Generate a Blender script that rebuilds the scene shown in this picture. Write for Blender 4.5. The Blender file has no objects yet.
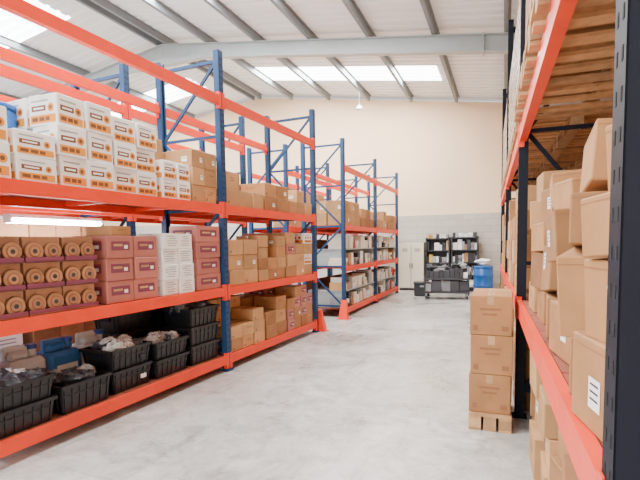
import bpy, math, random
from mathutils import Vector, Matrix
random.seed(7)
R=random.random
def U(a,b): return a+(b-a)*random.random()

# ------------------------------------------------------------------ materials
MATS={}
def mat(name,col,rough=0.6,metal=0.0,noise=0.0,nscale=8.0,island=0.0,bump=0.0,bscale=40,emit=None,spec=None,trans=0.0,stretch=None,coat=0):
    m=bpy.data.materials.new(name); m.use_nodes=True
    nt=m.node_tree; N=nt.nodes; L=nt.links
    b=N['Principled BSDF']
    b.inputs['Base Color'].default_value=(*col,1)
    b.inputs['Roughness'].default_value=rough
    b.inputs['Metallic'].default_value=metal
    b.inputs['Coat Weight'].default_value=coat
    b.inputs['Coat Roughness'].default_value=.15
    if spec is not None: b.inputs['Specular IOR Level'].default_value=spec
    if trans: b.inputs['Transmission Weight'].default_value=trans
    tc=N.new('ShaderNodeTexCoord'); mp=N.new('ShaderNodeMapping')
    L.new(tc.outputs['Object'],mp.inputs['Vector'])
    if stretch: mp.inputs['Scale'].default_value=stretch
    if noise or island:
        val=N.new('ShaderNodeMath'); val.operation='ADD'
        val.inputs[0].default_value=0; val.inputs[1].default_value=0
        if noise:
            n=N.new('ShaderNodeTexNoise'); n.inputs['Scale'].default_value=nscale; n.inputs['Detail'].default_value=5
            L.new(mp.outputs['Vector'],n.inputs['Vector'])
            r=N.new('ShaderNodeMapRange'); r.inputs[1].default_value=0.3; r.inputs[2].default_value=0.7
            r.inputs[3].default_value=-noise; r.inputs[4].default_value=noise
            L.new(n.outputs['Fac'],r.inputs[0]); L.new(r.outputs[0],val.inputs[0])
        if island:
            g=N.new('ShaderNodeNewGeometry')
            r=N.new('ShaderNodeMapRange'); r.inputs[3].default_value=-island; r.inputs[4].default_value=island
            L.new(g.outputs['Random Per Island'],r.inputs[0]); L.new(r.outputs[0],val.inputs[1])
        ad=N.new('ShaderNodeMath'); ad.operation='ADD'; ad.inputs[1].default_value=1
        L.new(val.outputs[0],ad.inputs[0])
        vm=N.new('ShaderNodeVectorMath'); vm.operation='SCALE'; vm.inputs[0].default_value=col
        L.new(ad.outputs[0],vm.inputs['Scale']); L.new(vm.outputs[0],b.inputs['Base Color'])
    if bump:
        n=N.new('ShaderNodeTexNoise'); n.inputs['Scale'].default_value=bscale; n.inputs['Detail'].default_value=4
        L.new(mp.outputs['Vector'],n.inputs['Vector'])
        bm=N.new('ShaderNodeBump'); bm.inputs['Strength'].default_value=bump; bm.inputs['Distance'].default_value=0.02
        L.new(n.outputs['Fac'],bm.inputs['Height']); L.new(bm.outputs[0],b.inputs['Normal'])
    if emit:
        b.inputs['Emission Color'].default_value=(*emit[0],1); b.inputs['Emission Strength'].default_value=emit[1]
    MATS[name]=m
    return m
mat('cardboard',(0.41,0.20,0.082),0.7,noise=.12,nscale=5,island=.28,bump=.45,bscale=6,spec=.3)
mat('cardboard_light',(0.52,0.29,0.13),0.7,noise=.1,nscale=5,island=.2,bump=.45,bscale=6,spec=.3)
mat('cardboard_dark',(0.29,0.13,0.058),0.7,noise=.12,nscale=5,island=.2,bump=.45,bscale=6,spec=.3)
mat('roll_side',(0.15,0.055,0.028),0.35,island=.3,coat=.6)
mat('roll_end',(0.40,0.19,0.085),0.6,noise=.15,nscale=20,island=.2)
mat('roll_end_ring',(0.22,0.065,0.045),0.6)
mat('cardboard_film',(0.36,0.18,0.10),0.35,noise=.1,nscale=6,island=.15,bump=.35,bscale=14,coat=.8)
mat('cardboard_pink',(0.46,0.155,0.125),0.5,noise=.08,nscale=6,island=.14,bump=.2,bscale=9,coat=.2)
mat('carton_white',(0.92,0.91,0.89),0.5,noise=.03,island=.05)
mat('carton_cream',(0.80,0.72,0.58),0.5,noise=.03,island=.12)
mat('tape',(0.48,0.28,0.12),0.25,island=.15)
mat('print_brown',(0.22,0.10,0.045),0.8)
mat('print_faint',(0.27,0.12,0.05),0.8)
mat('print_purple',(0.19,0.04,0.075),0.6)
mat('print_orange',(0.80,0.30,0.03),0.6)
mat('print_choc',(0.20,0.07,0.025),0.6)
mat('print_dark',(0.03,0.03,0.035),0.6)
mat('print_grey',(0.35,0.36,0.38),0.6)
mat('label',(0.86,0.85,0.82),0.5)
mat('rack_orange',(0.84,0.052,0.015),0.42,noise=.06,nscale=4,spec=.35)
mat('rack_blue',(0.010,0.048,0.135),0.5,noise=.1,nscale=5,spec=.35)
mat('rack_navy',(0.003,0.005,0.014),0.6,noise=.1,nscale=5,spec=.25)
mat('slot_dark',(0.002,0.002,0.003),0.9)
mat('deck',(0.28,0.07,0.035),0.7,noise=.15,nscale=5,island=.12)
mat('wood',(0.46,0.26,0.12),0.8,noise=.2,nscale=5,island=.3,stretch=(3,3,3),bump=.15)
mat('crate_black',(0.007,0.008,0.010),0.38)
mat('bag_clear',(0.60,0.62,0.65),0.2,noise=.45,nscale=14,bump=.9,bscale=25)
mat('bag_dark',(0.05,0.055,0.07),0.3,noise=.6,nscale=14,bump=.8,bscale=25)
mat('jug_white',(0.66,0.72,0.76),0.3)
mat('jug_blue',(0.04,0.17,0.48),0.35)
mat('cap_blue',(0.02,0.08,0.4),0.4)
mat('drum_blue',(0.010,0.11,0.40),0.35,noise=.05)
mat('steel_grey',(0.40,0.45,0.46),0.5,noise=.04)
mat('purlin_grey',(0.20,0.23,0.25),0.5)
mat('beige_paint',(0.82,0.75,0.58),0.45)
mat('shelf_dark',(0.035,0.035,0.04),0.5)
mat('goods_white',(0.84,0.83,0.80),0.6,island=.12)
mat('goods_grey',(0.28,0.29,0.31),0.6,island=.4)
mat('goods_dark',(0.04,0.04,0.05),0.5,island=.4)
mat('goods_red',(0.5,0.05,0.04),0.5,island=.3)
mat('goods_blue',(0.05,0.15,0.4),0.5,island=.3)
mat('goods_yellow',(0.75,0.5,0.08),0.5,island=.3)
mat('wrap_film',(0.50,0.44,0.38),0.2,noise=.25,nscale=10,bump=.6,bscale=12,stretch=(1,1,6))
mat('rubber',(0.01,0.01,0.01),0.7)
mat('roof_sheet',(0.86,0.88,0.89),0.5,noise=.03,nscale=1)
mat('skylight',(0.9,0.95,1),0.5,emit=((0.93,0.97,1.0),11.0))
mat('tube_glow',(1,1,1),0.5,emit=((0.93,0.97,1.0),70.0))
mat('wall_cream',(0.88,0.655,0.44),0.85,noise=.03,nscale=.6)
mat('wall_white',(0.62,0.63,0.63),0.8,noise=.03,nscale=.8)
mat('frame_white',(0.8,0.8,0.8),0.5)

m=mat('blockwork',(0.5,0.5,0.5),0.9); nt=m.node_tree
br=nt.nodes.new('ShaderNodeTexBrick'); tc=nt.nodes.new('ShaderNodeTexCoord'); sp=nt.nodes.new('ShaderNodeSeparateXYZ'); cb=nt.nodes.new('ShaderNodeCombineXYZ')
nt.links.new(tc.outputs['Object'],sp.inputs[0]); nt.links.new(sp.outputs[0],cb.inputs[0]); nt.links.new(sp.outputs[2],cb.inputs[1])
nt.links.new(cb.outputs[0],br.inputs['Vector'])
br.inputs['Color1'].default_value=(.52,.48,.43,1); br.inputs['Color2'].default_value=(.44,.405,.365,1); br.inputs['Mortar'].default_value=(.35,.325,.295,1)
br.inputs['Scale'].default_value=1; br.inputs['Brick Width'].default_value=.44; br.inputs['Row Height'].default_value=.215; br.inputs['Mortar Size'].default_value=.008
nt.links.new(br.outputs['Color'],nt.nodes['Principled BSDF'].inputs['Base Color'])

m=mat('concrete',(0.6,0.6,0.6),0.5); nt=m.node_tree; N=nt.nodes; L=nt.links; b=N['Principled BSDF']
tc=N.new('ShaderNodeTexCoord')
def nz(s,d,r=.6,dist=0,st=None,rot=0):
    n=N.new('ShaderNodeTexNoise'); n.inputs['Scale'].default_value=s; n.inputs['Detail'].default_value=d; n.inputs['Roughness'].default_value=r; n.inputs['Distortion'].default_value=dist
    if st:
        mp=N.new('ShaderNodeMapping'); mp.inputs['Scale'].default_value=st; mp.inputs['Rotation'].default_value=(0,0,rot)
        L.new(tc.outputs['Object'],mp.inputs['Vector']); L.new(mp.outputs['Vector'],n.inputs['Vector'])
    else: L.new(tc.outputs['Object'],n.inputs['Vector'])
    return n
def mr(n,a,b_,c,d):
    r=N.new('ShaderNodeMapRange'); r.inputs[1].default_value=a; r.inputs[2].default_value=b_; r.inputs[3].default_value=c; r.inputs[4].default_value=d
    L.new(n.outputs[0],r.inputs[0]); return r
def mul(a,b_):
    m_=N.new('ShaderNodeMath'); m_.operation='MULTIPLY'; L.new(a.outputs[0],m_.inputs[0]); L.new(b_.outputs[0],m_.inputs[1]); return m_
n1=nz(.55,10,.68,.6); n2=nz(7,8,.7); n3=nz(2.2,9,.75,1.5); n4=nz(1.2,6,.6,.3,(7,.5,1),.25); n5=nz(1.4,6,.6,.3,(.6,8,1),.5); n6=nz(40,3,.6)
cr=N.new('ShaderNodeValToRGB'); e=cr.color_ramp.elements
e[0].position=.35; e[0].color=(.40,.385,.36,1); e[1].position=.62; e[1].color=(.60,.585,.56,1)
L.new(n1.outputs['Fac'],cr.inputs[0])
x=mul(mr(n2,.3,.7,.78,1.12),mr(n3,.36,.52,.70,1.0))
x=mul(x,mr(n4,.32,.42,.72,1.0)); x=mul(x,mr(n5,.31,.40,.76,1.0)); x=mul(x,mr(n6,.3,.7,.92,1.07))
vm=N.new('ShaderNodeVectorMath'); vm.operation='SCALE'; L.new(cr.outputs[0],vm.inputs[0]); L.new(x.outputs[0],vm.inputs['Scale']); L.new(vm.outputs[0],b.inputs['Base Color'])
r=mr(n1,.3,.7,.2,.42); L.new(r.outputs[0],b.inputs['Roughness'])

# ------------------------------------------------------------------ mesh builder
class MB:
    def __init__(s): s.v=[]; s.f=[]; s.m=[]; s.slots=[]; s.X=Matrix.Identity(4); s.smooth=[]
    def mi(s,n):
        if n not in s.slots: s.slots.append(n)
        return s.slots.index(n)
    def add(s,vs,fs,mn,smooth=False):
        o=len(s.v); k=s.mi(mn)
        s.v+= [tuple(s.X@Vector(p)) for p in vs]
        for f in fs: s.f.append([o+i for i in f]); s.m.append(k); s.smooth.append(smooth)
    def box(s,c,d,mn,rz=0,M=None):
        hx,hy,hz=d[0]/2,d[1]/2,d[2]/2
        T=M if M else Matrix.Translation(c)@Matrix.Rotation(rz,4,'Z')
        vs=[T@Vector((x*hx,y*hy,z*hz)) for x in(-1,1) for y in(-1,1) for z in(-1,1)]
        s.add(vs,[(0,1,3,2),(4,6,7,5),(0,4,5,1),(2,3,7,6),(0,2,6,4),(1,5,7,3)],mn)
    def bar(s,p,q,w,t,mn):
        p=Vector(p);q=Vector(q);d=q-p;l=d.length
        z=d.normalized(); up=Vector((0,1,0)) if abs(z.y)<.9 else Vector((1,0,0))
        x=up.cross(z).normalized(); y=z.cross(x)
        M=Matrix((x,y,z)).transposed().to_4x4(); M.translation=(p+q)/2
        s.box(None,(w,t,l),mn,M=M)
    def cbox(s,c,d,mn,rz=0,ch=.006):
        hx,hy,hz=d[0]/2,d[1]/2,d[2]/2
        T=Matrix.Translation(c)@Matrix.Rotation(rz,4,'Z')
        vs=[];ix={}
        for x in(-1,1):
            for y in(-1,1):
                for z in(-1,1):
                    ix[(x,y,z)]=len(vs)
                    vs+=[T@Vector((x*hx,y*(hy-ch),z*(hz-ch))),T@Vector((x*(hx-ch),y*hy,z*(hz-ch))),T@Vector((x*(hx-ch),y*(hy-ch),z*hz))]
        fs=[]
        for a in range(3):
            o=[i for i in range(3) if i!=a]
            for sg in(-1,1):
                q=[]
                for u,w in((-1,-1),(1,-1),(1,1),(-1,1)):
                    k=[0,0,0];k[a]=sg;k[o[0]]=u;k[o[1]]=w
                    q.append(ix[tuple(k)]+a)
                if (sg==1)==(a==1): q.reverse()
                fs.append(q)
        for a in range(3):
            o=[i for i in range(3) if i!=a]
            for u in(-1,1):
                for w in(-1,1):
                    k0=[0,0,0];k0[a]=-1;k0[o[0]]=u;k0[o[1]]=w; k1=list(k0);k1[a]=1
                    i0=ix[tuple(k0)];i1=ix[tuple(k1)]
                    fs.append([i0+o[0],i0+o[1],i1+o[1],i1+o[0]])
        for k,i in ix.items(): fs.append([i,i+1,i+2])
        s.add(vs,fs,mn)
    def cyl(s,c,r,h,mn,n=24,r2=None,smooth=True,axis='Z'):
        r2=r if r2 is None else r2
        T=Matrix.Translation(c)
        if axis=='X': T=T@Matrix.Rotation(math.pi/2,4,'Y')
        if axis=='Y': T=T@Matrix.Rotation(math.pi/2,4,'X')
        a=[T@Vector((r*math.cos(2*math.pi*i/n),r*math.sin(2*math.pi*i/n),-h/2)) for i in range(n)]
        b=[T@Vector((r2*math.cos(2*math.pi*i/n),r2*math.sin(2*math.pi*i/n),h/2)) for i in range(n)]
        s.add(a+b,[(i,(i+1)%n,n+(i+1)%n,n+i) for i in range(n)],mn,smooth)
        s.add(a,[list(range(n))[::-1]],mn); s.add(b,[list(range(n))],mn)
    def lathe(s,c,prof,mn,n=28):
        vs=[];fs=[]
        for r,z in prof:
            for i in range(n): vs.append((c[0]+r*math.cos(2*math.pi*i/n),c[1]+r*math.sin(2*math.pi*i/n),c[2]+z))
        for j in range(len(prof)-1):
            for i in range(n): fs.append((j*n+i,j*n+(i+1)%n,(j+1)*n+(i+1)%n,(j+1)*n+i))
        s.add(vs,fs,mn,True)
        k=(len(prof)-1)*n
        s.add(vs[:n],[list(range(n))[::-1]],mn); s.add(vs[k:],[list(range(n))],mn)
    def blob(s,c,d,mn,seed=0,n=10,k=6):
        rnd=random.Random(seed); ph=[rnd.uniform(0,6.28) for _ in range(6)]
        vs=[];fs=[]
        for j in range(k+1):
            th=math.pi*j/k
            for i in range(n):
                p=2*math.pi*i/n
                r=1+.18*math.sin(3*p+ph[0]+2*th)+.14*math.sin(5*th+ph[1]+p)+rnd.uniform(-.1,.1)*(0<j<k)
                vs.append((c[0]+d[0]/2*r*math.sin(th)*math.cos(p),c[1]+d[1]/2*r*math.sin(th)*math.sin(p),c[2]+d[2]/2*r*math.cos(th)))
        for j in range(k):
            for i in range(n): fs.append((j*n+i,(j+1)*n+i,(j+1)*n+(i+1)%n,j*n+(i+1)%n))
        s.add(vs,fs,mn,False)
    def obj(s,name,loc=(0,0,0),rz=0,parent=None,normals=True):
        me=bpy.data.meshes.new(name)
        me.from_pydata(s.v,[],s.f)
        for n in s.slots: me.materials.append(MATS[n])
        me.polygons.foreach_set('material_index',s.m); me.polygons.foreach_set('use_smooth',s.smooth)
        me.update()
        if normals:
            import bmesh
            bm=bmesh.new(); bm.from_mesh(me); bmesh.ops.recalc_face_normals(bm,faces=bm.faces); bm.to_mesh(me); bm.free()
        o=bpy.data.objects.new(name,me); bpy.context.collection.objects.link(o)
        o.location=loc; o.rotation_euler=(0,0,rz)
        if parent: o.parent=parent
        return o

# ------------------------------------------------------------------ cartons
def quad(M,T,face,u,v,w,h,d,mn,off=.0015,disc=False):
    hx,hy,hz=d[0]/2,d[1]/2,d[2]/2
    if face<2:
        W=d[1]; x=(hx+off)*(-1 if face==0 else 1)
        P=lambda a,b:(x,a,b)
    else:
        W=d[0]; y=(hy+off)*(-1 if face==2 else 1)
        P=lambda a,b:(a,y,b)
    if disc:
        r=h*d[2]/2
        M.add([T@Vector(P(u*W+r*math.cos(k*math.pi/8),v*d[2]+r*math.sin(k*math.pi/8))) for k in range(16)],[tuple(range(16))],mn); return
    a0=(u-w/2)*W;a1=(u+w/2)*W;b0=(v-h/2)*d[2];b1=(v+h/2)*d[2]
    M.add([T@Vector(P(a0,b0)),T@Vector(P(a1,b0)),T@Vector(P(a1,b1)),T@Vector(P(a0,b1))],[(0,1,2,3)],mn)
BODY={'brown':'cardboard','light':'cardboard_light','dark':'cardboard_dark','white':'carton_white','pink':'cardboard_pink','wprint':'carton_white','plain':'cardboard','marked':'cardboard','cream':'carton_cream','tagged':'cardboard'}
def rollpack(M,x,y,z,sx,sy,sz,rz=0):
    """tray of rolls lying on their sides, end-on to the aisle, with a film strap"""
    old=M.X; M.X=old@Matrix.Translation((x,y,z))@Matrix.Rotation(rz,4,'Z')
    M.box((0,0,.007),(sx,sy,.014),'cardboard_film')
    for s in(-1,1): M.box((s*(sx/2-.003),0,.022),(.006,sy,.044),'print_purple')
    n=2; r=min((sz-.016)/2,sy/n/2-.003)
    for k in range(n):
        yy=(k-(n-1)/2)*(sy/n); L_=sx-.03+U(-.012,.012)
        M.cyl((0,yy,.015+r),r,L_,'roll_side',22,axis='X')
        for s in(-1,1):
            M.cyl((s*(L_/2+.001),yy,.015+r),r*.93,.004,'roll_end',22,axis='X')
            M.cyl((s*(L_/2+.003),yy,.015+r),r*.62,.004,'roll_end_ring',18,axis='X')
            M.cyl((s*(L_/2+.005),yy,.015+r),r*.52,.004,'roll_end',18,axis='X')
            M.cyl((s*(L_/2+.007),yy,.015+r),r*.24,.004,'print_dark',14,axis='X')
    M.box((0,0,(sz+.044)/2),(sx-.08,sy*.97,sz-.046),'cardboard_film')
    M.X=old
def carton(M,x,y,z,sx,sy,sz,rz=0,style='brown'):
    if style=='roll': return rollpack(M,x,y,z,sx,sy,sz,rz)
    c=(x,y,z+sz/2); d=(sx,sy,sz)
    T=Matrix.Translation(c)@Matrix.Rotation(rz,4,'Z')
    M.cbox(c,d,BODY[style],rz,ch=.005)
    hx,hy,hz=sx/2,sy/2,sz/2; o=.0012
    tp='tape' if style not in('white','wprint') else 'label'
    def tq(a0,a1,b0,b1,mn,o): M.add([T@Vector((a0,b0,hz+o)),T@Vector((a1,b0,hz+o)),T@Vector((a1,b1,hz+o)),T@Vector((a0,b1,hz+o))],[(0,1,2,3)],mn)
    tq(-.028,.028,-hy+.012,hy-.012,tp,o); tq(-.002,.002,-hy+.015,hy-.015,'print_brown',o*1.8)
    for f in(2,3): quad(M,T,f,0,.5-.12,.055/sx,.22,d,tp)
    if style=='white':
        for f in range(4):
            quad(M,T,f,.0,-.29,.88,.26,d,'print_orange')
            for k,(u,w_) in enumerate(((-.28,.2),(-.04,.18),(.16,.14))): quad(M,T,f,u,-.29,w_,.13,d,'print_choc',.002)
            quad(M,T,f,-.14,.06,.5,.18,d,'print_choc')
            quad(M,T,f,-.14,.06,.36,.06,d,'carton_white',.002)
            quad(M,T,f,.28,.06,.0,.28,d,'print_orange',disc=True)
            quad(M,T,f,.28,.06,.0,.14,d,'print_choc',.002,disc=True)
            quad(M,T,f,-.1,.3,.6,.05,d,'print_grey',.002)
    elif style=='wprint':
        for f in range(4):
            for k in range(5): quad(M,T,f,U(-.1,.1),.32-k*.15,U(.4,.7),.05,d,'print_grey')
    elif style=='pink':
        for f in range(4):
            quad(M,T,f,0,.05,.7,.4,d,'print_purple'); quad(M,T,f,-.1,.08,.34,.1,d,'cardboard_light',.002); quad(M,T,f,.2,0,.14,.16,d,'label',.002)
    elif style=='marked':
        for f in range(4):
            for k in range(2): quad(M,T,f,U(-.03,.03),.16-k*.13,.5-.15*k,.055,d,'print_faint')
            quad(M,T,f,-.36,-.32,.12,.14,d,'print_faint'); quad(M,T,f,.34,-.32,.16,.12,d,'print_faint')
    elif style=='tagged':
        for f in range(4):
            u,v=U(-.25,.25),U(-.15,.15)
            if R()<.45:
                quad(M,T,f,u,v,.24,.34,d,'label'); 
                for k in range(3): quad(M,T,f,u,v+.1-k*.08,.17,.025,d,'print_dark',.002)
            elif R()<.5:
                for k in range(2): quad(M,T,f,u*.4,.15-k*.14,U(.25,.45),.05,d,'print_faint')
            quad(M,T,f,0,.5-.1,.98,.012,d,'print_faint')
    elif style!='plain':
        for f in range(4):
            r=R()
            if r<.3:
                for k in range(random.randint(1,2)): quad(M,T,f,U(-.1,.1),.16-k*.14,U(.25,.45),.05,d,'print_faint')
            if r>.8: quad(M,T,f,.22,-.05,.2,.28,d,'label'); quad(M,T,f,.22,0,.14,.04,d,'print_dark',.002)
            if .25<r<.5: quad(M,T,f,-.34,-.28,.1,.14,d,'print_brown')

class Frame:
    def __init__(s,x,y,rz,side): s.o=Vector((x,y,0)); s.rz=rz; s.side=side; s.M=Matrix.Translation(s.o)@Matrix.Rotation(rz,4,'Z')
    def w(s,dx,y,z=0): return s.M@Vector((dx*s.side,y,z))

def stack(F,z,y0,y1,ncol,nrow,bh,style='brown',depth=.42,nd=2,inset=.03,jit=.014,rot=.03,name='cardboard_box_stack',uneven=0):
    M=MB(); w=(y1-y0)/ncol
    cy=(y0+y1)/2
    for i in range(ncol):
        rows=nrow-(random.randint(0,uneven) if uneven else 0)
        for k in range(nd):
            rr=rows if k==0 else nrow
            for j in range(rr):
                carton(M,F.side*(inset+depth/2+k*(depth+.012)+U(-jit,jit)),y0+w*(i+.5)-cy,j*(bh+.0015),depth-.012,w-.014,bh,U(-rot,rot),style if not isinstance(style,list) else random.choice(style))
    return M.obj(name,F.w(0,cy,z+.002),F.rz)

# ------------------------------------------------------------------ racks
def upright(M,x,y,h,mn,side,pw=.09,pd=.075):
    s=side
    M.box((x+s*.002,y,h/2),(.004,pw,h),mn)
    for sg in(-1,1):
        M.box((x+s*pd/2,y+sg*(pw/2-.002),h/2),(pd,.004,h),mn)
        M.box((x+s*pd,y+sg*(pw/2-.014),h/2),(.004,.026,h),mn)
    z=.15
    while z<h-.05:
        for sg in(-1,1):
            M.box((x-s*.0006,y+sg*.02,z),(.001,.011,.028),'slot_dark')
        z+=.075
    M.box((x+s*pd/2,y,.005),(pd+.05,pw+.05,.01),mn)
def rack(name,F,ys,depth,h,levels,post='rack_blue',hs=None):
    root=bpy.data.objects.new(name,None); bpy.context.collection.objects.link(root)
    root.location=F.o; root.rotation_euler=(0,0,F.rz); s=F.side
    for i,y in enumerate(ys):
        M=MB(); hh=hs[i] if hs else h
        upright(M,0,y,hh,post,s); upright(M,s*depth,y,hh,post,-s)
        a=s*.06; b=s*(depth-.06)
        for z in(.25,hh-.12): M.bar((a,y,z),(b,y,z),.04,.03,post)
        z=.25;k=0;st=(hh-.37)/4
        for k in range(4):
            p,q=(a,b) if k%2==0 else (b,a)
            M.bar((p,y,z),(q,y,z+st),.036,.025,post)
            z+=st
            if k<3: M.bar((a,y,z),(b,y,z),.034,.024,post)
        M.obj('upright_frame_%d'%(i+1),parent=root)
    for bi in range(len(ys)-1):
        y0,y1=ys[bi]+.046,ys[bi+1]-.046; M=MB()
        for lv in levels:
            z,deck=lv[0],lv[1]; bh=lv[2] if len(lv)>2 else .11
            for fx,sg in((0,s),(s*depth,-s)):
                M.box((fx+sg*.020,(y0+y1)/2,z-bh/2),(.04,y1-y0,bh),'rack_orange')
                M.box((fx+sg*.050,(y0+y1)/2,z-.03-bh/2+.015),(.02,y1-y0,bh-.03),'rack_orange')
                for ye,k in((y0,1),(y1,-1)):
                    M.box((fx+sg*.018,ye+k*.006,z-bh/2-.01),(.05,.012,.2),'rack_orange')
                    M.box((fx-sg*.004,ye-k*.018,z-bh/2-.01),(.005,.04,.2),'rack_orange')
            if deck:
                n=int((y1-y0)/.3); w=(y1-y0)/n
                for k in range(n):
                    M.box((s*depth/2,y0+w*(k+.5),z-.014),(depth-.09,w-.012,.024),'deck')
                for k in range(3):
                    M.box((s*depth/2,y0+(y1-y0)*(k+.5)/3,z-.05),(depth-.1,.04,.045),'rack_orange')
        M.obj('beams_bay_%d'%(bi+1),parent=root)
    return root
def pallet(name,loc,rz=0,L=1.2,W=.9,n=7,cross=False):
    M=MB()
    bw=L/n*.62
    for i in range(n): M.box((0,-L/2+bw/2+(L-bw)*i/(n-1),.131),(W,bw,.02),'wood')
    for x in(-W/2+.05,0,W/2-.05):
        M.box((x,0,.111),(.1,L,.02),'wood')
        for y in(-L/2+.07,0,L/2-.07): M.box((x,y,.06),(.1,.14,.08),'wood')
        if not cross: M.box((x,0,.01),(.1,L,.02),'wood')
    if cross:
        for y in(-L/2+.06,-L/4+.02,0,L/4-.02,L/2-.06): M.box((0,y,.01),(W,.1,.02),'wood')
    return M.obj(name,loc,rz)

L3=2.12
FL=Frame(-3.38,2.03,math.radians(-2.0),-1)
YL=[0,2.95,5.72]
LV=[(.2,True),(1.08,True),(L3,True),(3.46,False)]
rack('pallet_rack',FL,YL,1.0,4.0,LV)
FB=Frame(-4.75,1.9,math.radians(-2.0),-1)
rack('pallet_rack',FB,YL,1.0,4.0,LV)
FR2=Frame(-3.2,9.45,0,-1)
rack('pallet_rack',FR2,[0,2.65,5.3],1.0,3.85,[(.2,True),(1.12,True),(2.02,True),(3.3,False)])
FB2=Frame(-4.55,9.45,0,-1)
rack('pallet_rack',FB2,[0,2.65,5.3],1.0,3.85,[(.2,True),(1.12,True),(2.02,True),(3.3,False)])

# level 3
stack(FL,L3,.06,.34,1,2,.26,'white',depth=.34,nd=2)
stack(FL,L3,.36,.70,1,2,.19,'white',depth=.34,nd=1,inset=.03)
stack(FL,L3,.73,1.29,2,3,.25,'white',depth=.33,nd=2,rot=.08,inset=.05,jit=.025)
stack(FL,L3,1.31,1.88,2,3,.235,'white',depth=.33,nd=2,inset=.06,rot=.08,jit=.025)
stack(FL,L3,1.92,2.36,2,2,.2,'white',depth=.34,nd=1,rot=.05)
stack(FL,L3,2.4,2.88,2,3,.2,'light',depth=.4,nd=2,inset=.05)
stack(FL,L3,1.92,2.36,1,3,.24,'light',depth=.38,nd=1,inset=.42)
stack(FL,L3,3.05,3.95,3,2,.22,'light',depth=.42,uneven=1)
stack(FL,L3,4.0,4.75,2,2,.2,'brown',depth=.42)
stack(FL,L3,4.8,5.62,3,2,.2,'light',depth=.42,uneven=1)
# level 2
stack(FL,1.08,.07,1.05,3,3,.205,'roll',depth=.4,nd=1,name='wrapped_roll_pack_stack')
stack(FL,1.08,1.14,1.8,2,3,.21,'pink',depth=.45,nd=1)
M=MB(); carton(M,0,0,0,.3,.26,.09,.1,'light'); M.obj('cardboard_box',FL.w(.22,1.35,1.08+.002+.636),FL.rz)
stack(FL,1.08,1.86,2.36,2,4,.165,'wprint',depth=.38,nd=1)
stack(FL,1.08,2.42,2.88,1,4,.19,'pink',depth=.42,nd=1)
stack(FL,1.08,3.05,3.75,2,3,.2,'light',depth=.42,nd=1,uneven=1)
stack(FL,1.08,3.78,4.6,3,4,.165,['light','brown'],depth=.4,nd=1,uneven=2)
stack(FL,1.08,4.65,5.62,3,4,.18,['pink','light','light','white'],depth=.42,nd=2,uneven=1)
# level 1
stack(FL,.2,3.06,3.9,3,4,.165,'light',depth=.4,nd=2,uneven=2)
stack(FL,.2,3.95,4.6,2,3,.2,['brown','light'],depth=.42,nd=2,uneven=1)
stack(FL,.2,4.65,5.62,4,4,.175,['pink','brown','brown'],depth=.4,nd=2,uneven=1)

def crate(F,z,y,dx,L=.56,W=.4,H=.24,n=1,rz=0,fill='bag_clear',seed=0):
    M=MB(); mn='crate_black'
    def ring(zc,sc): return [(sx*W/2*sc,sy*L/2*sc,zc) for sx,sy in((-1,-1),(1,-1),(1,1),(-1,1))]
    for k in range(n):
        z0=k*(H*.93)
        a=ring(z0,.88);b=ring(z0+H,1.0);ai=ring(z0+.012,.84);bi=ring(z0+H,.96)
        vs=a+b+ai+bi; fs=[(3,2,1,0)]
        for i in range(4):
            j=(i+1)%4
            fs+=[(i,j,4+j,4+i),(8+j,8+i,12+i,12+j),(4+i,4+j,12+j,12+i)]
        fs.append((8,9,10,11)); M.add(vs,fs,mn)
        for sx in(-1,1):
            M.box((sx*(W/2+.006),0,z0+H-.014),(.018,L+.03,.028),mn)
            M.box((sx*(W/2-.008),0,z0+H*.62),(.012,L*.93,.012),mn)
            if seed%3==0: M.box((sx*(W/2-.004),L*.28,z0+H*.42),(.012,.07,.04),'label' if k==0 else mn)
            for q in range(7): M.bar((sx*W/2*.9,(-.42+q*.14)*L,z0+.02),(sx*W/2*.995,(-.44+q*.146)*L,z0+H-.03),.012,.012,mn)
        for sy in(-1,1):
            M.box((0,sy*(L/2+.006),z0+H-.014),(W+.03,.018,.028),mn)
            M.box((0,sy*(L/2+.003),z0+H*.72),(.13,.016,.05),'rack_navy')
            for q in(-.42,-.28,.28,.42): M.bar((q*W,sy*L/2*.9,z0+.02),(q*W,sy*L/2*.995,z0+H-.03),.012,.012,mn)
    zt=(n-1)*H*.93+H
    for q in range(14):
        M.blob((U(-.3,.3)*W,U(-.36,.36)*L,zt-.03+U(0,.05)),(U(.12,.2),U(.12,.24),U(.08,.14)),fill if R()<.6 else random.choice(['bag_dark','goods_grey','bag_clear']),seed*20+q,n=12,k=8)
    return M.obj('plastic_crate' if n==1 else 'plastic_crate_stack',F.w(dx,y,z+.002),F.rz+rz)
crate(FL,.2,.33,.25,n=2,L=.5,seed=1,H=.2,fill='bag_dark')
crate(FL,.2,.89,.25,n=1,L=.5,seed=2,H=.25,fill='bag_dark')
crate(FL,.2,1.44,.29,n=2,L=.5,seed=3,H=.22,rz=.03)
crate(FL,.2,1.99,.27,n=2,seed=4,H=.2,L=.5,fill='bag_dark')
crate(FL,.2,2.57,.27,n=3,seed=5,H=.235,L=.54,fill='bag_dark')
crate(FL,.2,1.96,.74,n=3,seed=6,H=.24,L=.5,fill='bag_dark')
crate(FL,.2,2.57,.74,n=3,seed=7,H=.25,L=.54,fill='bag_dark')

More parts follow.
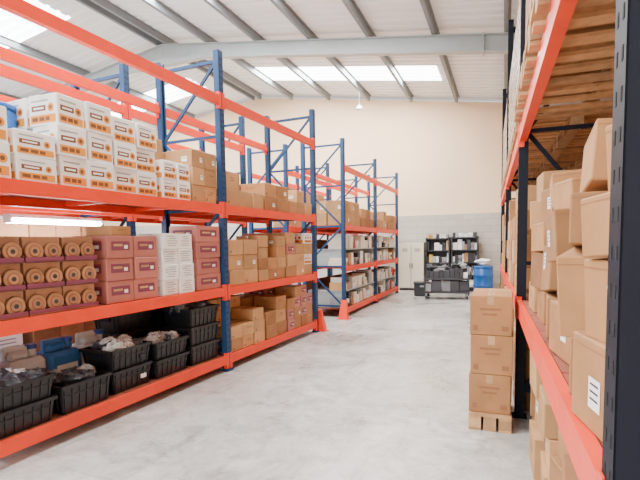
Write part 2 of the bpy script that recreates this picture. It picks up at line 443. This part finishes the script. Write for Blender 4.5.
def jug(F,z,y,dx,mn='jug_white',s=1):
    M=MB()
    M.cbox((0,0,.15*s),(.2*s,.26*s,.3*s),mn,ch=.03*s)
    M.cbox((0,-.03*s,.325*s),(.1*s,.14*s,.06*s),mn,ch=.02*s)
    M.cyl((0,.08*s,.33*s),.03*s,.05*s,mn,16)
    M.cyl((0,.08*s,.365*s),.035*s,.03*s,'cap_blue',16)
    M.bar((0,-.1*s,.30*s),(0,-.1*s,.37*s),.03*s,.025*s,mn); M.bar((0,-.11*s,.37*s),(0,.03*s,.37*s),.03*s,.025*s,mn)
    M.bar((0,.03*s,.37*s),(0,.03*s,.3*s),.03*s,.025*s,mn)
    M.box((.101*s,0,.14*s),(.003,.16*s,.14*s),'label')
    return M.obj('plastic_jerrycan',F.w(dx,y,z+.002),F.rz)
for y,c in [(.74,'jug_white'),(1.11,'jug_blue'),(1.48,'jug_white')]:
    jug(FL,.2,y,.72,c,1.38)
def drum(name,loc,r,h,mn='drum_blue',lid='drum_blue'):
    M=MB()
    M.lathe((0,0,0),[(r*.93,0),(r,.03*h),(r,.28*h),(r*1.04,.3*h),(r*1.04,.33*h),(r,.35*h),(r,.64*h),(r*1.04,.66*h),(r*1.04,.69*h),(r,.71*h),(r*.98,.9*h),(r*.9,.94*h)],mn)
    M.lathe((0,0,0),[(r*.98,.925*h),(r*1.0,.93*h),(r*1.0,.985*h),(r*.9,h),(r*.88,.98*h)],lid)
    return M.obj(name,loc)
drum('plastic_drum',FL.w(.70,.60,L3+.002),.21,.7)
drum('plastic_drum',FL.w(.70,.30,.202),.21,.68)

# back rack goods
stack(FB,L3,.3,1.5,3,2,.3,'brown',depth=.45,nd=1)
stack(FB,L3,3.1,4.2,3,3,.25,'light',depth=.45,nd=1,uneven=1)
stack(FB,L3,4.4,5.6,3,3,.27,'brown',depth=.45,nd=1,uneven=1)
stack(FB,1.08,.1,1.4,4,3,.29,'dark',depth=.45,nd=1,inset=.42)
stack(FB,1.08,1.45,2.85,4,3,.285,'dark',depth=.45,nd=1,inset=.42)
stack(FB,1.08,3.1,4.6,4,3,.22,'dark',depth=.45,nd=1,uneven=1)
stack(FB,.2,.1,1.4,4,2,.26,'wprint',depth=.45,nd=1)
stack(FB,.2,1.5,2.8,4,2,.28,'dark',depth=.45,nd=1)
stack(FB,.2,3.1,4.6,4,3,.2,'brown',depth=.45,nd=1,uneven=1)
# fluorescent batten under the level-3 deck of the back rack
M=MB(); M.box((0,0,.045),(.13,1.15,.04),'frame_white')
for xx in(-.045,0,.045): M.cyl((xx,0,0),.028,1.1,'tube_glow',12,axis='Y')
for s in(-1,1): M.box((0,s*.56,.005),(.12,.03,.06),'frame_white')
M.obj('fluorescent_batten_light',FB.w(.14,1.95,L3-.21),FB.rz)

# rack 2
stack(FR2,2.02,.1,1.2,3,2,.27,'light',depth=.42)
stack(FR2,2.02,1.35,2.55,3,2,.22,'brown',depth=.42,uneven=1)
stack(FR2,2.02,2.75,3.9,3,2,.25,'light',depth=.42,uneven=1)
stack(FR2,2.02,4.0,5.2,3,2,.22,'brown',depth=.42,uneven=1)
stack(FB2,2.02,.1,2.4,5,3,.3,'light',depth=.42,nd=1,uneven=1)
stack(FB2,2.02,2.9,5.2,5,3,.28,'brown',depth=.42,nd=1,uneven=1)
PAL=['goods_white']*9+['carton_cream']*5+['goods_grey']*2+['goods_dark']*2+['goods_red','goods_blue','cardboard_light','cardboard']
def goods(M,x0,x1,y0,y1,z,hmax,axis='y',pal=None,wmin=.05,wmax=.16,fill=.95):
    pal=pal or PAL
    a,b=(y0,y1) if axis=='y' else (x0,x1)
    while a<b-.04:
        w=min(U(wmin,wmax),b-a)
        if R()<fill:
            h=U(.5,1)*hmax; c=random.choice(pal); nst=random.choice([1,1,2,3]); hh=h/nst
            for k in range(nst):
                if axis=='y': M.cbox(((x0+x1)/2+U(-.01,.01),a+w/2,z+hh*(k+.5)),(U(.7,1)*(x1-x0),w-.008,hh-.003),c,ch=.003)
                else: M.cbox((a+w/2,(y0+y1)/2+U(-.01,.01),z+hh*(k+.5)),(w-.008,(y1-y0)*U(.7,1),hh-.003),c,ch=.003)
        a+=w
for b,(ya,yb) in enumerate([(.07,2.58),(2.72,5.2)]):
    for z in(.2,1.12):
        M=MB()
        goods(M,-.45,-.05,ya,yb,0,.33,wmin=.1,wmax=.26)
        M.box((-.5,(ya+yb)/2,.37),(.9,yb-ya,.02),'steel_grey'); M.box((-.94,(ya+yb)/2,.3),(.01,yb-ya,.6),'cardboard_dark')
        for yy in(ya+.02,(ya+yb)/2,yb-.02): M.box((-.5,yy,.18),(.85,.012,.36),'steel_grey')
        goods(M,-.45,-.06,ya,yb,.38,.34,wmin=.1,wmax=.28)
        M.obj('packaged_parts_row',FR2.w(0,0,z+.002),FR2.rz)
for (F,y) in((FL,5.83),(FR2,-.13)):
    M=MB(); s=1 if y>0 else -1
    M.add([(-.10,-.05*s,0),(.10,-.05*s,0),(.10,.12*s,0),(-.10,.12*s,0),(-.06,-.05*s,.4),(.06,-.05*s,.4),(.06,-.02*s,.4),(-.06,-.02*s,.4)],
          [(0,1,2,3),(4,5,6,7),(0,1,5,4),(1,2,6,5),(2,3,7,6),(3,0,4,7)],'rack_orange')
    M.box((0,0.03*s,.006),(.28,.2,.012),'rack_orange')
    for sx in(-1,1): M.cyl((sx*.12,.03*s,.016),.012,.012,'steel_grey',8)
    M.obj('rack_post_guard',F.w(.0,y+.0,.001),F.rz)

# ------------------------------------------------------------------ right rack
FRR=Frame(.2,1.06,math.radians(1.6),1)
YR=[0,3.45,6.9,10.3]
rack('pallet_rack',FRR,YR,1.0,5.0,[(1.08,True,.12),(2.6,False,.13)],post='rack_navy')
def rcol(y,dx,sizes,rot,z=1.08,style='tagged',name='cardboard_box_stack',tilt=0,rj=.14,pj=.03):
    M=MB(); zz=0
    for i,(a,b,h) in enumerate(sizes):
        ang=U(tilt*.3,tilt)*random.choice((-1,1)) if i>0 else 0
        a2=U(-tilt,tilt)*.7 if i>0 else 0
        lift=abs(math.sin(ang))*b/2*.6
        ox,oy=U(-pj,pj),U(-pj,pj)
        M.X=Matrix.Translation((ox,oy,zz+lift))@Matrix.Rotation(ang,4,'X')@Matrix.Rotation(a2,4,'Y')
        carton(M,0,0,0,a,b,h,rot+U(-rj,rj),style if R()<.7 else random.choice(['dark','brown','light'])); zz+=h+.002+lift
    return M.obj(name,FRR.w(dx,y,z+.002),FRR.rz)
T=.13
rcol(.34,.25,[(.40,.32,.25),(.4,.32,.22),(.36,.3,.16),(.34,.3,.19)],.25,tilt=T,rj=.22)
rcol(.36,.76,[(.42,.4,.24)]*3,.0,rj=.02)
rcol(.80,.23,[(.38,.32,.2),(.38,.3,.28),(.4,.32,.17),(.36,.28,.2)],-.2,tilt=T,rj=.25)
rcol(.82,.76,[(.42,.4,.26)]*3,.0,rj=.02)
rcol(1.27,.26,[(.42,.32,.24),(.36,.34,.18),(.42,.32,.22),(.36,.3,.13)],.16,tilt=T,rj=.25)
rcol(1.3,.77,[(.42,.4,.26)]*4,.0,rj=.02)
rcol(1.76,.25,[(.4,.32,.22),(.4,.34,.27),(.34,.32,.17),(.36,.3,.18)],-.2,tilt=T,rj=.22)
rcol(1.8,.77,[(.42,.4,.26)]*4,.0,rj=.02)
rcol(2.28,.27,[(.4,.34,.2),(.38,.32,.24),(.4,.32,.18),(.36,.3,.22)],.1,tilt=.06)
rcol(2.8,.3,[(.4,.38,.2)]*5,-.1,style='light',tilt=.03)
rcol(2.8,.78,[(.40,.4,.26)]*4,.0,rj=.02)
# floor level
for (y,dx,sz,rot) in [(.42,.34,[(.44,.38,.24),(.42,.36,.2),(.36,.34,.2)],.14),(.92,.28,[(.44,.38,.26),(.42,.38,.24),(.4,.34,.18)],-.12),
    (1.42,.32,[(.44,.38,.22),(.42,.38,.24),(.4,.34,.2)],.12),(1.9,.28,[(.44,.38,.26),(.4,.36,.24),(.4,.34,.2)],-.08),(2.4,.3,[(.44,.38,.28)]*3,.05),(2.95,.32,[(.44,.42,.25)]*3,-.05),
    (.5,.84,[(.40,.4,.3)]*2,0),(1.2,.84,[(.40,.4,.3)]*3,0),(1.9,.84,[(.40,.4,.3)]*3,0),(2.7,.84,[(.40,.4,.3)]*3,0)]:
    rcol(y,dx,sz,rot,z=0.0,tilt=.04,style=random.choice(['tagged','light']),rj=.06)
for i,y in enumerate([.62,1.66,2.74]):
    n=[1,2,1][i]
    for k in range(n): pallet('wooden_pallet',FRR.w(.5+(U(-.03,.03) if k else 0),y,2.602+.143*k),FRR.rz+(U(-.02,.02) if k else 0),L=.98,W=1.1,n=6,cross=True)
    stack(FRR,2.603+.143*n,y-.46,y+.46,2,[3,3,4][i],[.3,.27,.3][i],['tagged','brown','light'],depth=.5,nd=2,inset=[-.04,.0,.02][i],rot=.07,jit=.025,uneven=1)
for bi,(y0) in enumerate([3.5,6.95]):
    for k in range(3):
        y=y0+.6+k*1.1
        if y>10: continue
        stack(FRR,1.08,y-.5,y+.5,2,[4,3,4][k],.27,['brown','light'],depth=.46,nd=2,inset=.02,uneven=1)
        stack(FRR,.0,y-.5,y+.5,2,3,.3,['brown','dark'],depth=.46,nd=2,inset=.0)
        pallet('wooden_pallet',FRR.w(.48,y,2.602),FRR.rz,L=1.0,W=1.0)
        M=MB()
        for j in range(4):
            for a in range(2):
                for b_ in range(2): carton(M,(-.24+.48*a),(-.24+.48*b_),j*.33,.47,.47,.325,0,'light')
        for j in range(9): M.box((0,0,.08+j*.14),(.965,.965,.09),'wrap_film')
        M.obj('wrapped_pallet_load',FRR.w(.5,y,2.748),FRR.rz)

pallet('wooden_pallet',(-.1,4.42,.001),0,L=.75,W=.34,n=5)
M=MB()
for j in range(3):
    for k in range(2): carton(M,U(-.008,.008),-.17+k*.345,j*.336,.335,.33,.333,U(-.02,.02),'marked')
M.obj('cardboard_box_stack',(-.1,4.42,.145))

# ------------------------------------------------------------------ back of room
YW=16.2
M=MB(); w,d,h=.84,.45,1.62
M.cbox((0,0,h/2+.04),(w,d,h-.08),'beige_paint',ch=.006)
M.box((0,0,.03),(w-.04,d-.04,.06),'shelf_dark')
for s in(-1,1):
    M.cbox((s*w/4,-d/2-.008,h/2+.04),(w/2-.014,.016,h-.13),'beige_paint',ch=.003)
    M.box((s*.04,-d/2-.026,.85),(.02,.02,.16),'shelf_dark')
    for k in range(4): M.box((s*w/4,-d/2-.017,h-.2-k*.03),(.18,.003,.01),'shelf_dark')
M.box((0,-d/2-.002,h/2),(.012,.006,h-.15),'shelf_dark')
M.box((0,0,h+.005),(w+.01,d+.01,.012),'beige_paint')
M.obj('metal_storage_cabinet',(-2.94,YW-.36,.001))
def shelving(x,w,h):
    M=MB(); d=.42
    for sx in(-1,1):
        for sy in(-1,1): M.box((sx*(w/2-.02),sy*(d/2-.02),h/2),(.04,.04,h),'shelf_dark')
        M.box((sx*(w/2-.004),0,h/2),(.006,d-.04,h-.1),'shelf_dark')
    M.box((0,d/2-.01,h/2),(w-.04,.008,h-.1),'goods_dark')
    n=5
    for k in range(n):
        z=.12+k*(h-.16)/(n-1); M.box((0,0,z),(w,d,.035),'shelf_dark')
        goods(M,-w/2+.04,w/2-.04,-d/2+.03,d/2-.05,z+.018,.34 if k<n-1 else .16,axis='x',wmin=.06,wmax=.17,
             pal=['goods_dark']*4+['goods_grey']*3+['goods_white']*4+['goods_yellow','cardboard_light','cardboard_light'])
    M.obj('metal_shelving_unit',(x,YW-.3,.001))
shelving(-2.08,.78,1.78); shelving(-1.22,.84,1.8)
M=MB(); w,d,h=1.25,.65,.58
DK=['goods_dark']*5+['goods_grey']*2
for z in(.2,h): M.cbox((0,0,z),(w,d,.05),'shelf_dark',ch=.005)
for sx in(-1,1):
    for sy in(-1,1):
        M.box((sx*(w/2-.03),sy*(d/2-.03),.38),(.045,.045,.52),'shelf_dark')
        M.cyl((sx*(w/2-.06),sy*(d/2-.06),.06),.06,.035,'rubber',16,axis='X')
        M.box((sx*(w/2-.06),sy*(d/2-.06),.13),(.05,.06,.12),'steel_grey')
for sy in(-1,1): M.bar((w/2+.02,sy*(d/2-.05),h),(w/2+.1,sy*(d/2-.05),.92),.03,.03,'shelf_dark')
M.bar((w/2+.1,-d/2+.05,.92),(w/2+.1,d/2-.05,.92),.03,.03,'shelf_dark')
goods(M,-w/2+.05,w/2-.05,-d/2+.04,0,h+.025,.28,axis='x',pal=DK+['goods_white'],wmin=.1,wmax=.26)
goods(M,-w/2+.05,w/2-.05,.02,d/2-.04,h+.025,.46,axis='x',pal=DK+['goods_blue'],wmin=.1,wmax=.3)
goods(M,-w/2+.05,w/2-.05,-d/2+.04,d/2-.04,.225,.34,axis='x',pal=DK+['cardboard_dark'],wmin=.15,wmax=.3,fill=1)
M.cbox((-.2,.05,h+.2),(.42,.36,.3),'goods_dark',ch=.03); M.cbox((-.2,-.14,h+.25),(.3,.04,.1),'goods_grey',ch=.01)
for k in range(3): M.lathe((.3,0,h+.3+k*.035),[(.1,0),(.14,0),(.15,.017),(.14,.034),(.1,.034)],'rubber',20)
for k in range(8): M.blob((U(-.5,.5),U(-.2,.2),h+.32+U(0,.1)),(.2,.2,.14),random.choice(['bag_dark','goods_grey','goods_dark']),k+50)
M.obj('utility_trolley',(-1.55,13.6,.001),.12)
M=MB(); M.cbox((0,0,.18),(.46,.4,.36),'goods_dark',ch=.02); M.cbox((0,0,.39),(.5,.44,.06),'shelf_dark',ch=.01); M.box((0,-.21,.3),(.12,.03,.05),'steel_grey'); M.obj('plastic_toolbox',(-2.35,14.2,.001),.2)
drum('plastic_drum',(-.60,14.9,.001),.29,.88)
M=MB(); M.blob((0,0,.12),(.42,.38,.18),'goods_white',3,n=16,k=10); M.obj('cloth_bundle',(-.60,14.9,.905-.02))
M=MB(); carton(M,0,0,0,.5,.4,.3,.1,'brown'); carton(M,.02,0,.302,.42,.36,.25,-.1,'light'); M.obj('cardboard_box_stack',(.1,15.6,.001))

# ------------------------------------------------------------------ shell
XL,XRt,Y0,XR,HR,SL=-18.0,1.75,-7.0,-9.0,7.36,.145
def roofz(x): return HR-SL*abs(x-XR)
M=MB(); M.box(((XL+XRt)/2,(Y0+YW)/2-.0,-.1),(XRt-XL,YW-Y0,.2),'concrete'); M.obj('floor')
def gable(name,y,mn,z0,th=.2,s=1):
    M=MB()
    pts=[(XL,z0),(XRt,z0),(XRt,roofz(XRt)),(XR,HR),(XL,roofz(XL))]
    a=[(x,y,z) for x,z in pts]; b=[(x,y+th*s,z) for x,z in pts]
    n=5; M.add(a+b,[(0,1,2,3,4),(9,8,7,6,5)]+[(i,(i+1)%n,n+(i+1)%n,n+i) for i in range(n)],mn); return M.obj(name)
gable('wall_back',YW+.06,'wall_cream',0)
M=MB(); M.box(((XL+XRt)/2,YW+.03,1.28),(XRt-XL,.06,2.56),'blockwork'); M.obj('wall_back_blockwork')
M=MB(); M.box((XRt+.1,(Y0+YW)/2,roofz(XRt)/2),(.2,YW-Y0,roofz(XRt)),'wall_cream'); M.obj('wall_right')
M=MB(); M.box((XL-.1,(Y0+YW)/2,roofz(XL)/2),(.2,YW-Y0,roofz(XL)),'wall_white'); M.obj('wall_left')
M=MB(); hd=4.6; dx0,dx1=-10,-.5
M.box(((XL+dx0)/2,Y0-.1,3),(dx0-XL,.2,6),'wall_white'); M.box(((XRt+dx1)/2,Y0-.1,3),(XRt-dx1,.2,6),'wall_white')
M.box(((dx0+dx1)/2,Y0-.1,(hd+6)/2),(dx1-dx0,.2,6-hd),'wall_white')
pts=[(XL,6),(XRt,6),(XR,HR)]
M.add([(x,Y0-.2,z) for x,z in pts]+[(x,Y0,z) for x,z in pts],[(0,1,2),(3,4,5),(0,1,4,3),(1,2,5,4),(2,0,3,5)],'wall_white'); M.obj('wall_front')
def roof():
    M=MB()
    ys=[];y=Y0-.2
    while y<YW+.3:
        ys+= [(y,0),(y+.16,0),(y+.19,.035),(y+.25,.035),(y+.28,0)]; y+=.28
    strips=[(-4.2,-2.9),(2.2,3.5),(7.55,8.8),(13.3,14.5)]
    for xs in([XRt+.2,-1.8,-7.6,XR],[XR,-10.1,-14.8,XL-.2]):
        for i in range(3):
            xa,xb=xs[i],xs[i+1]
            vs=[];fs=[]
            for y,dz in ys: vs+=[(xa,y,roofz(xa)+.12+dz),(xb,y,roofz(xb)+.12+dz)]
            fa=[];fb=[]
            for k in range(len(ys)-1):
                q=(2*k,2*k+1,2*k+3,2*k+2); yc=(ys[k][0]+ys[k+1][0])/2
                (fb if i==1 and any(a<yc<b for a,b in strips) else fa).append(q)
            M.add(vs,fa,'roof_sheet'); 
            if fb: M.add(vs,fb,'skylight')
    return M.obj('ceiling',normals=False)
roof()
M=MB()
xs=[1.5,0,-1.5,-3,-4.5,-6,-7.5,-8.85,-9.15,-10.5,-12,-13.5,-15,-16.5,-17.8]
for x in xs:
    z=roofz(x)
    M.box((x,(Y0+YW)/2,z+.03),(.014,YW-Y0,.17),'purlin_grey'); M.box((x+.03,(Y0+YW)/2,z+.11),(.06,YW-Y0,.012),'purlin_grey'); M.box((x-.035,(Y0+YW)/2,z-.05),(.075,YW-Y0,.014),'purlin_grey')
M.obj('roof_purlins')
for Y in(-5.5,-.05,5.4,10.85):
    M=MB()
    for xa,xb in((XRt-.1,XR),(XL+.1,XR)):
        za,zb=roofz(xa)-.08,roofz(xb)-.08; D=.36
        for off,th,wd in((-.006,.014,.2),(-D,.014,.2)):
            vs=[(x,Y+sy*wd/2,z+off+sz*th/2) for x,z in((xa,za),(xb,zb)) for sy in(-1,1) for sz in(-1,1)]
            M.add(vs,[(0,1,3,2),(4,6,7,5),(0,4,5,1),(2,3,7,6),(0,2,6,4),(1,5,7,3)],'steel_grey')
        vs=[(x,Y+sy*.006,z+o) for x,z in((xa,za),(xb,zb)) for sy in(-1,1) for o in(-D,0)]
        M.add(vs,[(0,1,3,2),(4,6,7,5),(0,4,5,1),(2,3,7,6),(0,2,6,4),(1,5,7,3)],'steel_grey')
        xm=xa+(xb-xa)*.2; M.box((xm,Y,roofz(xm)-.27),(.03,.22,.42),'steel_grey')
        s=1 if xa>xb else -1
        z0=HR-.08-D
        hv=[(XR,Y-.09,z0),(XR,Y+.09,z0),(XR,Y-.09,z0-.22),(XR,Y+.09,z0-.22),(XR+s*1.4,Y-.09,z0-SL*1.4),(XR+s*1.4,Y+.09,z0-SL*1.4)]
        M.add(hv,[(0,2,4),(1,5,3),(2,3,5,4),(0,1,3,2)],'steel_grey')
        M.box((xa,Y,za/2),(.3,.014,za),'steel_grey')
        for sx in(-1,1): M.box((xa+sx*.14,Y,za/2),(.014,.2,za),'steel_grey')
    M.obj('roof_rafter')
M=MB(); M.bar((0,0,0),(0,0,.5),.012,.012,'steel_grey'); M.cyl((0,0,-.02),.03,.06,'steel_grey'); M.cyl((0,0,-.1),.13,.12,'frame_white',r2=.06)
M.obj('pendant_lamp',(-4.5,14.9,roofz(-4.5)-.52))

# ------------------------------------------------------------------ lights
def area(n,loc,rot,sx,sy,p,col=(1,1,1)):
    l=bpy.data.lights.new(n,'AREA'); l.shape='RECTANGLE'; l.size=sx; l.size_y=sy; l.energy=p; l.color=col
    o=bpy.data.objects.new(n,l); bpy.context.collection.objects.link(o); o.location=loc; o.rotation_euler=rot
a=math.atan(SL)
for i,(y) in enumerate([-3.55,2.85,8.2,13.9]):
    area('skylight_light',(-4.7,y,roofz(-4.7)+.09),(0,a,0),5.7,1.15,860,(1,.985,.965))
    area('skylight_light',(-12.4,y,roofz(-12.4)+.09),(0,-a,0),4.6,1.15,420,(1,.985,.965))
area('loading_door_daylight',(-5.2,Y0+.1,2.3),(math.radians(90),0,0),9,4.4,720,(1,.975,.94))
w=bpy.data.worlds.new('World'); bpy.context.scene.world=w; w.use_nodes=True
w.node_tree.nodes['Background'].inputs[0].default_value=(.95,.97,1,1); w.node_tree.nodes['Background'].inputs[1].default_value=1.2

# ------------------------------------------------------------------ camera
c=bpy.data.cameras.new('camera'); co=bpy.data.objects.new('camera',c); bpy.context.collection.objects.link(co)
f=460; c.sensor_width=36; c.lens=f/640*36; c.clip_start=.02
p=math.radians(4.2); roll=math.radians(-.9)
co.location=(0,0,1.6)
co.rotation_euler=(Matrix.Rotation(math.radians(21.9),4,'Z')@Matrix.Rotation(math.pi/2-p,4,'X')@Matrix.Rotation(roll,4,'Z')).to_euler()
c.shift_y=(2+f*math.tan(p)+2.8)/640
bpy.context.scene.camera=co
